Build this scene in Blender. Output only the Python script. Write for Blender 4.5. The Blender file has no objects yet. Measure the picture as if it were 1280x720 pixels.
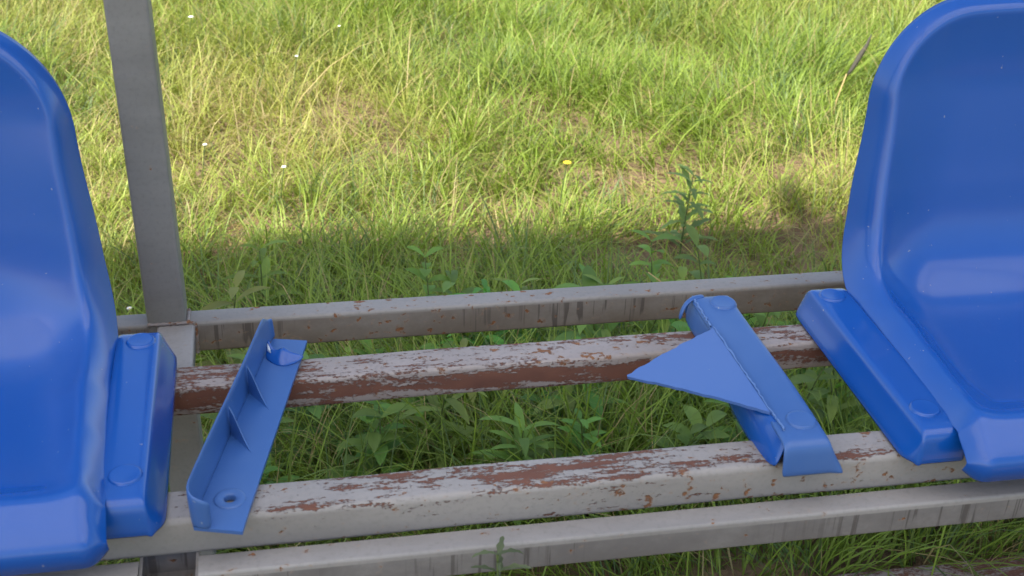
import bpy, bmesh, math, random
import numpy as np
from mathutils import Vector, Matrix
random.seed(7); rng = np.random.default_rng(11)
sc = bpy.context.scene
C = sc.collection
R = math.radians

# ------------------------------------------------------------------ materials
def new_mat(name):
    m = bpy.data.materials.new(name); m.use_nodes = True
    nt = m.node_tree; nt.nodes.clear()
    out = nt.nodes.new('ShaderNodeOutputMaterial')
    return m, nt, out
def N(nt, t, **kw):
    n = nt.nodes.new(t)
    for k, v in kw.items():
        if k in n.inputs: n.inputs[k].default_value = v
        else: setattr(n, k, v)
    return n
def noise(nt, vec, scale, stretch=(1, 1, 1), detail=6, rough=0.6, dist=0.0, loc=(0, 0, 0)):
    mp = N(nt, 'ShaderNodeMapping'); mp.inputs['Scale'].default_value = stretch; mp.inputs['Location'].default_value = loc
    nt.links.new(vec, mp.inputs['Vector'])
    n = N(nt, 'ShaderNodeTexNoise'); n.inputs['Scale'].default_value = scale; n.inputs['Detail'].default_value = detail
    n.inputs['Roughness'].default_value = rough; n.inputs['Distortion'].default_value = dist
    nt.links.new(mp.outputs[0], n.inputs['Vector'])
    return n.outputs['Fac']
def ramp(nt, fac, lo, hi, a=0.0, b=1.0):
    n = N(nt, 'ShaderNodeMapRange'); n.interpolation_type = 'SMOOTHSTEP'
    nt.links.new(fac, n.inputs['Value'])
    n.inputs['From Min'].default_value = lo; n.inputs['From Max'].default_value = hi
    n.inputs['To Min'].default_value = a; n.inputs['To Max'].default_value = b
    return n.outputs[0]
def math_(nt, op, a, b=None, clamp=False):
    n = N(nt, 'ShaderNodeMath'); n.operation = op; n.use_clamp = clamp
    for i, v in enumerate((a, b)):
        if v is None: continue
        if isinstance(v, (int, float)): n.inputs[i].default_value = v
        else: nt.links.new(v, n.inputs[i])
    return n.outputs[0]
def mix(nt, fac, a, b):
    n = N(nt, 'ShaderNodeMix'); n.data_type = 'RGBA'
    for key, v in ((0, fac), (6, a), (7, b)):
        if isinstance(v, (int, float)): n.inputs[key].default_value = v
        elif isinstance(v, tuple): n.inputs[key].default_value = (*v, 1)
        else: nt.links.new(v, n.inputs[key])
    return n.outputs[2]

def steel(name, paint=(0.40, 0.37, 0.375), patch=(0.62, 0.68), spots=(0.68, 0.72), drips_shade=None, band=None, seed=0.0, runs=None):
    """weathered grey paint on steel. patch: long flaked rust patches, spots: small rust specks,
    drips_shade: top z of the dirt runs, and tint painting shade and grime on side faces, band: (z0, z1, gain) where the flaking is heavier"""
    m, nt, out = new_mat(name)
    tc = N(nt, 'ShaderNodeTexCoord').outputs['Object']
    sep = N(nt, 'ShaderNodeSeparateXYZ'); nt.links.new(tc, sep.inputs[0])
    p = N(nt, 'ShaderNodeBsdfPrincipled')
    tone = noise(nt, tc, 6, (1, 3, 3), 4, loc=(seed, 0, 0))
    c = mix(nt, ramp(nt, tone, 0.3, 0.7), tuple(v * 0.86 for v in paint), tuple(v * 1.08 for v in paint))
    gr = noise(nt, tc, 240, (1, 1, 1), 3, loc=(0, seed, 0))
    c = mix(nt, ramp(nt, gr, 0.45, 0.8, 0, 0.35), c, tuple(v * 0.6 for v in paint))
    if drips_shade:
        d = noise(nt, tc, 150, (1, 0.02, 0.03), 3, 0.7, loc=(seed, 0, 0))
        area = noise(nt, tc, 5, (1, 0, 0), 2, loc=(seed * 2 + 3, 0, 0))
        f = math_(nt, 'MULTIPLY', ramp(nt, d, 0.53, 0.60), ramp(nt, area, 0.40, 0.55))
        front = ramp(nt, sep.outputs[2], drips_shade[0], drips_shade[0] - 0.0015)
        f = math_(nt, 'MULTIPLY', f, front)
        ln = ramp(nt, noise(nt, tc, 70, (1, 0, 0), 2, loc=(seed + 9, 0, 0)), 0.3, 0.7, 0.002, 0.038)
        f = math_(nt, 'MULTIPLY', f, ramp(nt, math_(nt, 'ADD', sep.outputs[2], ln), drips_shade[0] - 0.003, drips_shade[0] + 0.004))
        grime_shade = noise(nt, tc, 14, (1, 1, 1.5), 7, 0.7, loc=(0, seed, seed))
        c = mix(nt, math_(nt, 'MULTIPLY', ramp(nt, grime_shade, 0.25, 0.65, 0.25, 0.9), front), c, drips_shade[1])  # paints shade into the side-face colour below the top edge, mixed with uneven grime
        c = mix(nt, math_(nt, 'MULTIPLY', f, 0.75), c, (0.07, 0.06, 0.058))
    big = noise(nt, tc, 7, (0.4, 2.2, 2.2), 9, 0.68, 0.3, loc=(seed, seed, 0))
    fine = noise(nt, tc, 150, (0.22, 1.2, 1.2), 6, 0.7, loc=(seed * 3, 0, 0))
    grain = noise(nt, tc, 420, (0.6, 1, 1), 3, 0.6, loc=(seed, 0, 2))
    big = math_(nt, 'ADD', math_(nt, 'MULTIPLY', big, 0.50), math_(nt, 'ADD', math_(nt, 'MULTIPLY', fine, 0.32), math_(nt, 'MULTIPLY', grain, 0.18)))
    if band:
        z = math_(nt, 'ADD', sep.outputs[2], math_(nt, 'MULTIPLY', math_(nt, 'SUBTRACT', noise(nt, tc, 22, (0.6, 1, 1), 6, 0.7, loc=(seed, 1, 0)), 0.5), 0.016))
        up = ramp(nt, z, band[0] - 0.003, band[0] + 0.003)
        dn = ramp(nt, z, band[1] - 0.003, band[1] + 0.003, 1, 0)
        big = math_(nt, 'ADD', big, math_(nt, 'MULTIPLY', math_(nt, 'MULTIPLY', up, dn), band[2]))
    rust = ramp(nt, big, *patch)
    sp = noise(nt, tc, 130, (0.7, 1, 0.8), 5, 0.6, loc=(0, 0, seed))
    sparea = noise(nt, tc, 4, (1, 1, 1), 2, loc=(seed + 5, 0, 0))
    spm = math_(nt, 'ADD', sp, math_(nt, 'MULTIPLY', math_(nt, 'SUBTRACT', sparea, 0.5), 0.25))
    spots_f = ramp(nt, spm, *spots)
    rcol = mix(nt, noise(nt, tc, 60, (0.5, 1, 1), 5), (0.075, 0.034, 0.030), (0.20, 0.085, 0.055))
    scol = mix(nt, noise(nt, tc, 120), (0.07, 0.035, 0.025), (0.34, 0.15, 0.07))
    halo = ramp(nt, spm, spots[0] - 0.06, spots[1], 0, 0.45)
    c = mix(nt, halo, c, (0.33, 0.22, 0.16))
    c = mix(nt, spots_f, c, scol)
    c = mix(nt, rust, c, rcol)
    nt.links.new(c, p.inputs['Base Color'])
    anyr = math_(nt, 'MAXIMUM', rust, spots_f)
    ro = N(nt, 'ShaderNodeMapRange'); nt.links.new(anyr, ro.inputs['Value']); ro.inputs['To Min'].default_value = 0.5; ro.inputs['To Max'].default_value = 0.9
    nt.links.new(ro.outputs[0], p.inputs['Roughness'])
    p.inputs['Specular IOR Level'].default_value = 0.35
    h = math_(nt, 'ADD', math_(nt, 'MULTIPLY', anyr, -0.6), math_(nt, 'MULTIPLY', fine, 0.12))
    b = N(nt, 'ShaderNodeBump'); b.inputs['Strength'].default_value = 0.75; b.inputs['Distance'].default_value = 0.002
    nt.links.new(h, b.inputs['Height']); nt.links.new(b.outputs[0], p.inputs['Normal'])
    nt.links.new(p.outputs[0], out.inputs[0])
    return m

def plastic(name, col, rough, dust=0.25, dustcol=(0.16, 0.22, 0.42), coat=0.0):
    m, nt, out = new_mat(name)
    tc = N(nt, 'ShaderNodeTexCoord').outputs['Object']
    p = N(nt, 'ShaderNodeBsdfPrincipled')
    a = noise(nt, tc, 9, (1, 1, 1), 5, 0.6)
    s = noise(nt, tc, 220, (1, 1, 1), 2, 0.5)
    sc_ = noise(nt, tc, 90, (1, 0.08, 1), 4, 0.6)
    d = math_(nt, 'MULTIPLY', ramp(nt, a, 0.30, 0.80), dust)
    c = mix(nt, d, col, dustcol)
    c = mix(nt, ramp(nt, s, 0.74, 0.80, 0, 0.6), c, (0.30, 0.32, 0.36))
    c = mix(nt, ramp(nt, sc_, 0.70, 0.80, 0, 0.06), c, (0.3, 0.4, 0.6))
    nt.links.new(c, p.inputs['Base Color'])
    r = math_(nt, 'ADD', rough, math_(nt, 'MULTIPLY', math_(nt, 'SUBTRACT', a, 0.5), 0.25))
    nt.links.new(r, p.inputs['Roughness'])
    p.inputs['Coat Weight'].default_value = coat; p.inputs['Coat Roughness'].default_value = 0.09
    b = N(nt, 'ShaderNodeBump'); b.inputs['Strength'].default_value = 0.05; b.inputs['Distance'].default_value = 0.0015
    nt.links.new(noise(nt, tc, 30, (1, 1, 1), 4), b.inputs['Height']); nt.links.new(b.outputs[0], p.inputs['Normal'])
    nt.links.new(p.outputs[0], out.inputs[0])
    return m

def leafy(name, transl=0.35, rough=0.5):
    m, nt, out = new_mat(name)
    at = N(nt, 'ShaderNodeAttribute'); at.attribute_name = 'tint'
    p = N(nt, 'ShaderNodeBsdfPrincipled'); p.inputs['Roughness'].default_value = rough
    p.inputs['Specular IOR Level'].default_value = 0.35
    nt.links.new(at.outputs['Color'], p.inputs['Base Color'])
    t = N(nt, 'ShaderNodeBsdfTranslucent')
    hs = N(nt, 'ShaderNodeHueSaturation'); hs.inputs['Saturation'].default_value = 1.1; hs.inputs['Value'].default_value = 1.5
    nt.links.new(at.outputs['Color'], hs.inputs['Color']); nt.links.new(hs.outputs[0], t.inputs['Color'])
    mx = N(nt, 'ShaderNodeMixShader'); mx.inputs[0].default_value = transl
    nt.links.new(p.outputs[0], mx.inputs[1]); nt.links.new(t.outputs[0], mx.inputs[2])
    nt.links.new(mx.outputs[0], out.inputs[0])
    return m

def soil():
    m, nt, out = new_mat('soil')
    tc = N(nt, 'ShaderNodeTexCoord').outputs['Object']
    p = N(nt, 'ShaderNodeBsdfPrincipled'); p.inputs['Roughness'].default_value = 0.95
    p.inputs['Specular IOR Level'].default_value = 0.1
    a = noise(nt, tc, 6, (1, 1, 1), 8, 0.65); f = noise(nt, tc, 60, (1, 1, 1), 6, 0.7)
    c = mix(nt, ramp(nt, a, 0.3, 0.7), (0.13, 0.085, 0.055), (0.25, 0.17, 0.11))
    c = mix(nt, ramp(nt, f, 0.5, 0.75, 0, 0.6), c, (0.07, 0.05, 0.03))
    c = mix(nt, ramp(nt, noise(nt, tc, 25, (1, 1, 1), 6), 0.5, 0.68, 0, 0.75), c, (0.30, 0.23, 0.11))
    # turf colour away from the trodden strip round the bench
    sep = N(nt, 'ShaderNodeSeparateXYZ'); nt.links.new(tc, sep.inputs[0])
    far = ramp(nt, N(nt, 'ShaderNodeVectorMath', operation='LENGTH').outputs['Value'], 3, 8)
    vl = [n for n in nt.nodes if n.type == 'VECT_MATH'][0]; nt.links.new(tc, vl.inputs[0])
    g = mix(nt, ramp(nt, noise(nt, tc, 14, (1, 1, 1), 8, 0.7), 0.35, 0.65), (0.06, 0.09, 0.025), (0.16, 0.17, 0.06))
    c = mix(nt, far, c, g)
    nt.links.new(c, p.inputs['Base Color'])
    b = N(nt, 'ShaderNodeBump'); b.inputs['Strength'].default_value = 0.8; b.inputs['Distance'].default_value = 0.02
    nt.links.new(math_(nt, 'ADD', a, math_(nt, 'MULTIPLY', f, 0.4)), b.inputs['Height']); nt.links.new(b.outputs[0], p.inputs['Normal'])
    nt.links.new(p.outputs[0], out.inputs[0])
    return m

def plain(name, col, rough=0.6):
    m, nt, out = new_mat(name)
    tc = N(nt, 'ShaderNodeTexCoord').outputs['Object']
    p = N(nt, 'ShaderNodeBsdfPrincipled'); p.inputs['Roughness'].default_value = rough
    c = mix(nt, noise(nt, tc, 40), tuple(v * 0.8 for v in col), tuple(v * 1.15 for v in col))
    nt.links.new(c, p.inputs['Base Color']); nt.links.new(p.outputs[0], out.inputs[0])
    return m

M_frame = steel('grey_paint_frame', (0.262, 0.243, 0.240), (0.70, 0.74), (0.685, 0.73), drips_shade=(0.3975, (0.135, 0.123, 0.124)), seed=1.3)
M_back = steel('grey_paint_back', (0.242, 0.223, 0.215), (0.68, 0.72), (0.645, 0.69), drips_shade=(0.3975, (0.15, 0.125, 0.11)), seed=4.1)
M_rear = steel('flaked_paint_rear_rail', (0.295, 0.255, 0.248), (0.500, 0.54), (0.64, 0.69), band=(0.4085, 0.4225, 0.076), seed=2.2)
M_front = steel('flaked_paint_front_rail', (0.275, 0.252, 0.246), (0.590, 0.625), (0.635, 0.69), band=(0.4265, 0.45, 0.055), seed=7.7)
M_post = steel('grey_paint_post', (0.205, 0.197, 0.196), (0.70, 0.73), (0.69, 0.74), seed=9.0)
M_weld = steel('painted_weld', (0.23, 0.20, 0.20), (0.60, 0.68), (0.58, 0.66), seed=3.3)
M_sill = steel('rusty_sill', (0.33, 0.27, 0.25), (0.46, 0.54), (0.6, 0.66), seed=12.0)
def opal():
    m, nt, out = new_mat('opal_roof_sheet')
    tc = N(nt, 'ShaderNodeTexCoord').outputs['Object']
    c = mix(nt, noise(nt, tc, 3), (0.70, 0.70, 0.68), (0.80, 0.80, 0.78))
    d = N(nt, 'ShaderNodeBsdfDiffuse'); t = N(nt, 'ShaderNodeBsdfTranslucent')
    nt.links.new(c, d.inputs['Color']); nt.links.new(c, t.inputs['Color'])
    mx = N(nt, 'ShaderNodeMixShader'); mx.inputs[0].default_value = 0.64
    nt.links.new(d.outputs[0], mx.inputs[1]); nt.links.new(t.outputs[0], mx.inputs[2]); nt.links.new(mx.outputs[0], out.inputs[0])
    return m
M_roof = opal()
M_seat = plastic('blue_seat_plastic', (0.003, 0.070, 0.345), 0.22, 0.22, (0.016, 0.092, 0.35), coat=0.3)
M_shard = plastic('faded_blue_plastic', (0.030, 0.098, 0.315), 0.34, 0.6, (0.065, 0.140, 0.355))
M_torn = plastic('torn_blue_plastic', (0.060, 0.135, 0.385), 0.42, 0.5, (0.09, 0.165, 0.40))
M_pale = plain('pale_torn_plastic_edge', (0.10, 0.19, 0.44), 0.5)
M_hole = plain('dark_hole', (0.02, 0.03, 0.06), 0.8)
M_white_scar = plain('stress_whitened_plastic', (0.62, 0.68, 0.78), 0.6)
M_grass = leafy('grass_blades', 0.33, 0.5)
M_leaf = leafy('weed_leaves', 0.35, 0.6)
M_soil = soil()
M_petal = plain('white_petals', (0.8, 0.8, 0.76), 0.6)
M_yellow = plain('yellow_petals', (0.75, 0.50, 0.02), 0.6)
M_stem = plain('plant_stem', (0.10, 0.14, 0.04), 0.6)
M_straw = plain('dry_straw', (0.42, 0.31, 0.13), 0.7)
M_dark = plain('dark_dry_seed_head', (0.055, 0.05, 0.035), 0.8)

# ------------------------------------------------------------------ object helpers
def link(name, verts, faces, mat, parent=None, smooth=False, loc=None):
    me = bpy.data.meshes.new(name); me.from_pydata([tuple(v) for v in verts], [], faces); me.update()
    bm = bmesh.new(); bm.from_mesh(me); bmesh.ops.recalc_face_normals(bm, faces=bm.faces); bm.to_mesh(me); bm.free()
    if smooth:
        me.polygons.foreach_set('use_smooth', [True] * len(me.polygons))
    for m in (mat if isinstance(mat, (list, tuple)) else [mat]): me.materials.append(m)
    o = bpy.data.objects.new(name, me); C.objects.link(o)
    if parent is not None: adopt(o, parent)
    return o
def adopt(o, parent):
    o.parent = parent
    w = parent_world(parent)
    o.matrix_parent_inverse = w.inverted()
def parent_world(p):
    m = p.matrix_basis.copy()
    if p.parent is not None: m = parent_world(p.parent) @ p.matrix_parent_inverse @ m
    return m
def tag(o, label=None, cat=None, group=None, kind=None):
    if label: o['label'] = label
    if cat: o['category'] = cat
    if group: o['group'] = group
    if kind: o['kind'] = kind
    return o
def thing(name, loc, label, cat, group=None):
    o = bpy.data.objects.new(name, None); C.objects.link(o); o.location = loc
    o.empty_display_size = 0.05
    return tag(o, label, cat, group)

def tube(name, a, b, wy, wz, mat, parent, r=0.004, seg=4, up=(0, 0, 1), hollow=0.0022, sag=0.0):
    """rectangular tube from a to b (centres); wy, wz = section across and along up; open hollow ends"""
    a, b, up = Vector(a), Vector(b), Vector(up)
    d = (b - a).normalized(); side = up.cross(d).normalized(); u = d.cross(side).normalized()
    def ring(c, inset):
        hw, hh = wy / 2 - inset, wz / 2 - inset; rr = max(r - inset, 0.0006)
        pts = []
        for cx, cy, a0 in ((hw - rr, hh - rr, 0), (-hw + rr, hh - rr, 90), (-hw + rr, -hh + rr, 180), (hw - rr, -hh + rr, 270)):
            for k in range(seg + 1):
                an = R(a0 + 90 * k / seg)
                pts.append(c + side * (cx + rr * math.cos(an)) + u * (cy + rr * math.sin(an)))
        return pts
    n = 4 * (seg + 1); L = (b - a).length; steps = max(2, int(L / 0.04))
    verts, faces = [], []
    for i in range(steps + 1):
        f = i / steps
        w = Vector((0, 0, 1)) * (0.0007 * math.sin(f * L * 9 + a.x * 3) + 0.0004 * math.sin(f * L * 31))
        verts += ring(a.lerp(b, f) + w * (1 if sag else 0), 0)
    for i in range(steps):
        for k in range(n):
            k2 = (k + 1) % n
            faces.append((i * n + k, i * n + k2, (i + 1) * n + k2, (i + 1) * n + k))
    for end, c in ((0, a), (steps, b)):
        base = len(verts); verts += ring(verts_center(verts[end * n:(end + 1) * n]), hollow)
        for k in range(n):
            k2 = (k + 1) % n; faces.append((end * n + k, end * n + k2, base + k2, base + k))
        base2 = len(verts); s = 0.02 if end == 0 else -0.02
        verts += [v + d * s for v in verts[base:base + n]]
        for k in range(n):
            k2 = (k + 1) % n; faces.append((base + k, base + k2, base2 + k2, base2 + k))
        faces.append(tuple(range(base2, base2 + n)))
    o = link(name, verts, faces, mat, parent)
    for p in o.data.polygons: p.use_smooth = len(p.vertices) == 4
    o.data.set_sharp_from_angle(angle=R(35))
    return o
def verts_center(vs):
    c = Vector((0, 0, 0))
    for v in vs: c += v
    return c / len(vs)

# ------------------------------------------------------------------ shelter bench frame
XL, XR = -1.95, 2.05            # bench runs on past both sides of the picture
bench = thing('bench_shelter', (0, 0.86, 0), 'grey painted steel bench shelter frame with rusty rails standing on the grass', 'bench')
T = 0.4285                      # top of the two seat rails
tube('seat_rail', (XL, 0.8975, T - 0.0135), (XR, 0.8975, T - 0.0135), 0.034, 0.027, M_rear, bench, r=0.0035, sag=1)
bpy.data.objects['seat_rail']['label'] = 'heavily rusted rear seat rail'
tube('seat_rail', (XL, 0.734, T - 0.0155), (XR, 0.734, T - 0.0155), 0.036, 0.031, M_front, bench, r=0.0048, sag=1)
bpy.data.objects['seat_rail.001']['label'] = 'pale front seat rail with flaking paint'
FZ = 0.4005                     # top of the frame
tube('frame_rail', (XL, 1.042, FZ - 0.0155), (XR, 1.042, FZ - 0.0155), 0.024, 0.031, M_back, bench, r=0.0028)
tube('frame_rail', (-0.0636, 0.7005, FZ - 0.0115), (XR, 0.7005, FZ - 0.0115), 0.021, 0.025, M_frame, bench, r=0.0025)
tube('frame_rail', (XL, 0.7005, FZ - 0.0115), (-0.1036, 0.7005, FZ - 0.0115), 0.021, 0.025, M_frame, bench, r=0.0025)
def module(x0):
    # front leg, depth tube, rear post (leans very slightly), sill tie
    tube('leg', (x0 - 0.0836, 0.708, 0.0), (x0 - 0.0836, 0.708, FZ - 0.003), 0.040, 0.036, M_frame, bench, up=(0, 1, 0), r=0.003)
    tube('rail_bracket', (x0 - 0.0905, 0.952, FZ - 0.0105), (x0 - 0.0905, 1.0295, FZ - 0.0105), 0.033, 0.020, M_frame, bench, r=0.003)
    tube('post', (x0 - 0.0915, 1.046, -0.05), (x0 - 0.1215, 1.046, 1.96), 0.034, 0.034, M_post, bench, up=(0, 1, 0), r=0.003)
    tube('roof_arm', (x0 - 0.1215, 1.2, 2.0), (x0 - 0.1215, -0.96, 2.065), 0.034, 0.04, M_post, bench, r=0.003)
    tube('sill_tie', (x0 - 0.0836, 0.6, 0.02), (x0 - 0.0836, 0.975, 0.016), 0.034, 0.03, M_sill, bench, r=0.003)
def bead(a, b, r=0.0022):
    a, b = Vector(a), Vector(b); d = (b - a); n = max(6, int(d.length / 0.0016)); d.normalize()
    u = d.orthogonal().normalized(); v = d.cross(u); rr = random.Random(int(a.x * 1000) + int(b.z * 977)); V, F = [], []
    for i in range(n + 1):
        c = a.lerp(b, i / n); q = r * (0.75 + 0.35 * abs(math.sin(i * 0.9)) + rr.uniform(-.12, .12))
        for k in range(8): V.append(c + u * q * math.cos(k * math.pi / 4) + v * q * math.sin(k * math.pi / 4))
    for i in range(n):
        for k in range(8): F.append((i * 8 + k, i * 8 + (k + 1) % 8, i * 8 + 8 + (k + 1) % 8, i * 8 + 8 + k))
    link('weld_bead', V, F, M_weld, bench, smooth=True)
for x0 in (-1.80, 0.0, 1.80):
    module(x0)
    xr = x0 - 0.0915 + 0.017 - 0.006
    bead((x0 - 0.0740, 1.0300, FZ), (x0 - 0.0740, 1.0300, FZ - 0.031))
    bead((x0 - 0.1070, 1.0300, FZ), (x0 - 0.0740, 1.0300, FZ), 0.0016)
    bead((x0 - 0.1150, 1.0290, FZ + 0.0010), (x0 - 0.0790, 1.0290, FZ + 0.0010), 0.0018)
    bead((x0 - 0.0796, 1.0290, FZ + 0.0010), (x0 - 0.0796, 1.0530, FZ + 0.0010), 0.0020)
    bead((x0 - 0.0636, 0.6905, FZ - 0.0015), (x0 - 0.0636, 0.6905, FZ - 0.024), 0.0018)
tube('sill_rail', (XL, 0.994, 0.016), (XR, 0.994, 0.016), 0.036, 0.034, M_sill, bench, r=0.003)
# ribbed sheet roof that shades the seats
vs, fs = [], []
ny, nx = 2, 200
for j in range(ny):
    y = (-1.0, 1.09)[j]
    for i in range(nx + 1):
        x = XL - 0.15 + (XR - XL + 0.3) * i / nx
        vs.append((x, y, 2.062 - 0.031 * (y + 0.42) + 0.009 * max(-1, min(1, 2.2 * math.sin(i * math.pi / 5)))))
for i in range(nx): fs.append((i, i + 1, nx + 1 + i + 1, nx + 1 + i))
ro = link('roof_sheet', vs, fs, M_roof, bench)

# ------------------------------------------------------------------ seats
def catmull(pts, n=24):
    P = [Vector(p) for p in pts]; P = [P[0] * 2 - P[1]] + P + [P[-1] * 2 - P[-2]]
    out = []
    for i in range(1, len(P) - 2):
        for k in range(n):
            t = k / n; a, b, c, d = P[i - 1], P[i], P[i + 1], P[i + 2]
            out.append(0.5 * ((2 * b) + (c - a) * t + (2 * a - 5 * b + 4 * c - d) * t * t + (3 * b - a - 3 * c + d) * t ** 3))
    out.append(P[-2]); return out
class Curve:
    def __init__(s, pts):
        s.p = catmull(pts); s.l = [0]
        for a, b in zip(s.p, s.p[1:]): s.l.append(s.l[-1] + (b - a).length)
        s.L = s.l[-1]
    def at(s, x):
        x = max(0, min(s.L, x)); lo = int(np.searchsorted(s.l, x)); lo = max(1, min(len(s.l) - 1, lo))
        f = (x - s.l[lo - 1]) / max(1e-9, s.l[lo] - s.l[lo - 1])
        a, b = s.p[lo - 1], s.p[lo]; t = (b - a).normalized()
        return a.lerp(b, f), t
    def find(s, fn):
        return min(range(len(s.p)), key=lambda i: fn(s.p[i]))
def lerp_tab(tab, x, ease=True):
    for (a, va), (b, vb) in zip(tab, tab[1:]):
        if x <= b: 
            f = max(0, (x - a) / (b - a)); f = f * f * (3 - 2 * f) if ease else f; return va + (vb - va) * f
    return tab[-1][1]

FT = 0.456                      # top of the side flanges
PROFILE = [(0.674, -0.027), (0.669, -0.017), (0.670, -0.006), (0.680, 0.003), (0.690, 0.0085), (0.698, 0.0128), (0.708, 0.0118),
           (0.735, 0.001), (0.78, -0.010), (0.84, -0.015), (0.89, -0.011), (0.925, 0.008), (0.944, 0.040), (0.956, 0.085),
           (0.966, 0.13), (0.976, 0.18), (0.983, 0.222), (0.986, 0.245)]
cur = Curve(PROFILE)
def s_of(idx): return cur.l[idx * 24] if idx * 24 < len(cur.l) else cur.L
S_EDGE, S_PAN, S_MID, S_BEND, S_BACK, S_TOP = s_of(5), s_of(7), s_of(9), s_of(11), s_of(13), cur.L
def table(pts, win):
    """smooth 1-D function of arc length through the given points"""
    xs = np.linspace(-0.1, cur.L + 0.1, 800); ys = np.interp(xs, [p[0] for p in pts], [p[1] for p in pts])
    k = max(1, int(win / (xs[1] - xs[0]))); ker = np.hanning(k + 2)[1:-1]; ker /= ker.sum()
    yp = np.concatenate([np.full(k, ys[0]), ys, np.full(k, ys[-1])])
    ys = np.convolve(yp, ker, 'same')[k:-k]
    return lambda s: np.interp(s, xs, ys)
f_width = table([(0, 0.168), (S_PAN, 0.1655), (S_MID, 0.1600), (S_BEND, 0.1585), (S_BACK, 0.1495), (s_of(14), 0.1425), (s_of(15), 0.1395), (S_TOP, 0.1365)], 0.08)
f_rim = table([(0, 0.012), (S_EDGE, 0.014), (S_PAN, 0.019), (S_MID, 0.021), (S_BEND, 0.019), (S_BACK, 0.0165), (S_TOP, 0.010)], 0.05)      # distance of the ridge from the outline
f_ridge = table([(0, 0.0), (S_EDGE - 0.003, 0.0), (S_PAN, 0.0135), (s_of(8), 0.0242), (S_MID, 0.029), (s_of(10), 0.0265), (S_BEND, 0.0235), (S_BACK, 0.016), (S_TOP - 0.03, 0.009), (S_TOP, 0.008)], 0.022)
f_outer = table([(0, -0.012), (S_EDGE, -0.015), (S_PAN, -0.005), (s_of(8), 0.0055), (S_MID, 0.0105), (s_of(10), 0.0050), (S_BEND, -0.008), (S_BEND + 0.03, -0.015), (S_BACK, -0.016), (S_TOP, -0.010)], 0.04)
f_inner = table([(0, 0.02), (S_PAN, 0.030), (S_MID, 0.050), (S_BACK, 0.075), (S_TOP, 0.08)], 0.04)  # how far the ridge fades inward
RC = 0.078                      # corner radius of the backrest
def seat_mesh(cx, flex):
    ncol, nrow = 120, 230
    tau = np.linspace(-1, 1, ncol + 1); t = np.sign(tau) * (1 - (1 - np.abs(tau)) ** 1.7)
    sv = np.linspace(0, S_TOP, nrow + 1)
    Wt = 0.138; ax_ = np.abs(t) * Wt - (Wt - RC)
    stop = S_TOP - np.where(ax_ > 0, RC - np.sqrt(np.maximum(0, RC ** 2 - np.maximum(ax_, 0) ** 2)), 0) - 0.010 * np.abs(t) ** 2
    S0 = S_BACK - 0.03
    verts, faces = [], []
    for s_ in sv:
        for j, tj in enumerate(t):
            s = s_ if s_ < S0 else S0 + (s_ - S0) * (stop[j] - S0) / (S_TOP - S0)
            w = float(f_width(s)); x = w * tj
            top = S_TOP - 0.010 * tj * tj
            qx, qy = abs(x) - (w - RC), s - (top - RC)
            d = RC - (math.hypot(max(qx, 0), max(qy, 0)) + min(max(qx, qy), 0.0)) if (qx > 0 or qy > 0) else RC
            d = max(d, 0.0)
            dr, hr, ho, li = float(f_rim(s)), float(f_ridge(s)), float(f_outer(s)), float(f_inner(s))
            if d < dr:
                u = d / dr; o = ho + (hr - ho) * (1 - (1 - u) ** 1.55)
            else:
                u = min(1, (d - dr) / li); o = hr * (1 - u) ** 2.2
            p, tg = cur.at(s); n = Vector((-tg.y, tg.x)); q = p + n * o
            verts.append((cx + x + flex * min(1, max(0, q.y / 0.05)), q.x, FT + q.y))
    n = ncol + 1
    G = np.array(verts).reshape(nrow + 1, n, 3)
    for it in range(9):                       # relax the moulded sheet
        H = G.copy()
        H[1:-1, 1:-1] = 0.5 * G[1:-1, 1:-1] + 0.125 * (G[:-2, 1:-1] + G[2:, 1:-1] + G[1:-1, :-2] + G[1:-1, 2:])
        for e in (0, -1):
            H[1:-1, e] = 0.5 * G[1:-1, e] + 0.25 * (G[:-2, e] + G[2:, e])
            H[e, 1:-1] = 0.5 * G[e, 1:-1] + 0.25 * (G[e, :-2] + G[e, 2:])
        G = H
    verts = [Vector(p) for p in G.reshape(-1, 3)]
    for i in range(nrow):
        for k in range(ncol): faces.append((i * n + k, i * n + k + 1, (i + 1) * n + k + 1, (i + 1) * n + k))
    return verts, faces
def finish_shell(o, t=0.003, sub=1):
    a = o.modifiers.new('thick', 'SOLIDIFY'); a.thickness = t; a.offset = -1
    if sub:
        b = o.modifiers.new('smooth', 'SUBSURF'); b.levels = sub; b.render_levels = sub
def grid_flip(o, up):
    # make sure the sheet's normals look towards 'up'
    me = o.data; s = sum((p.normal.dot(Vector(up)) * p.area for p in me.polygons))
    if s < 0: me.flip_normals()

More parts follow.
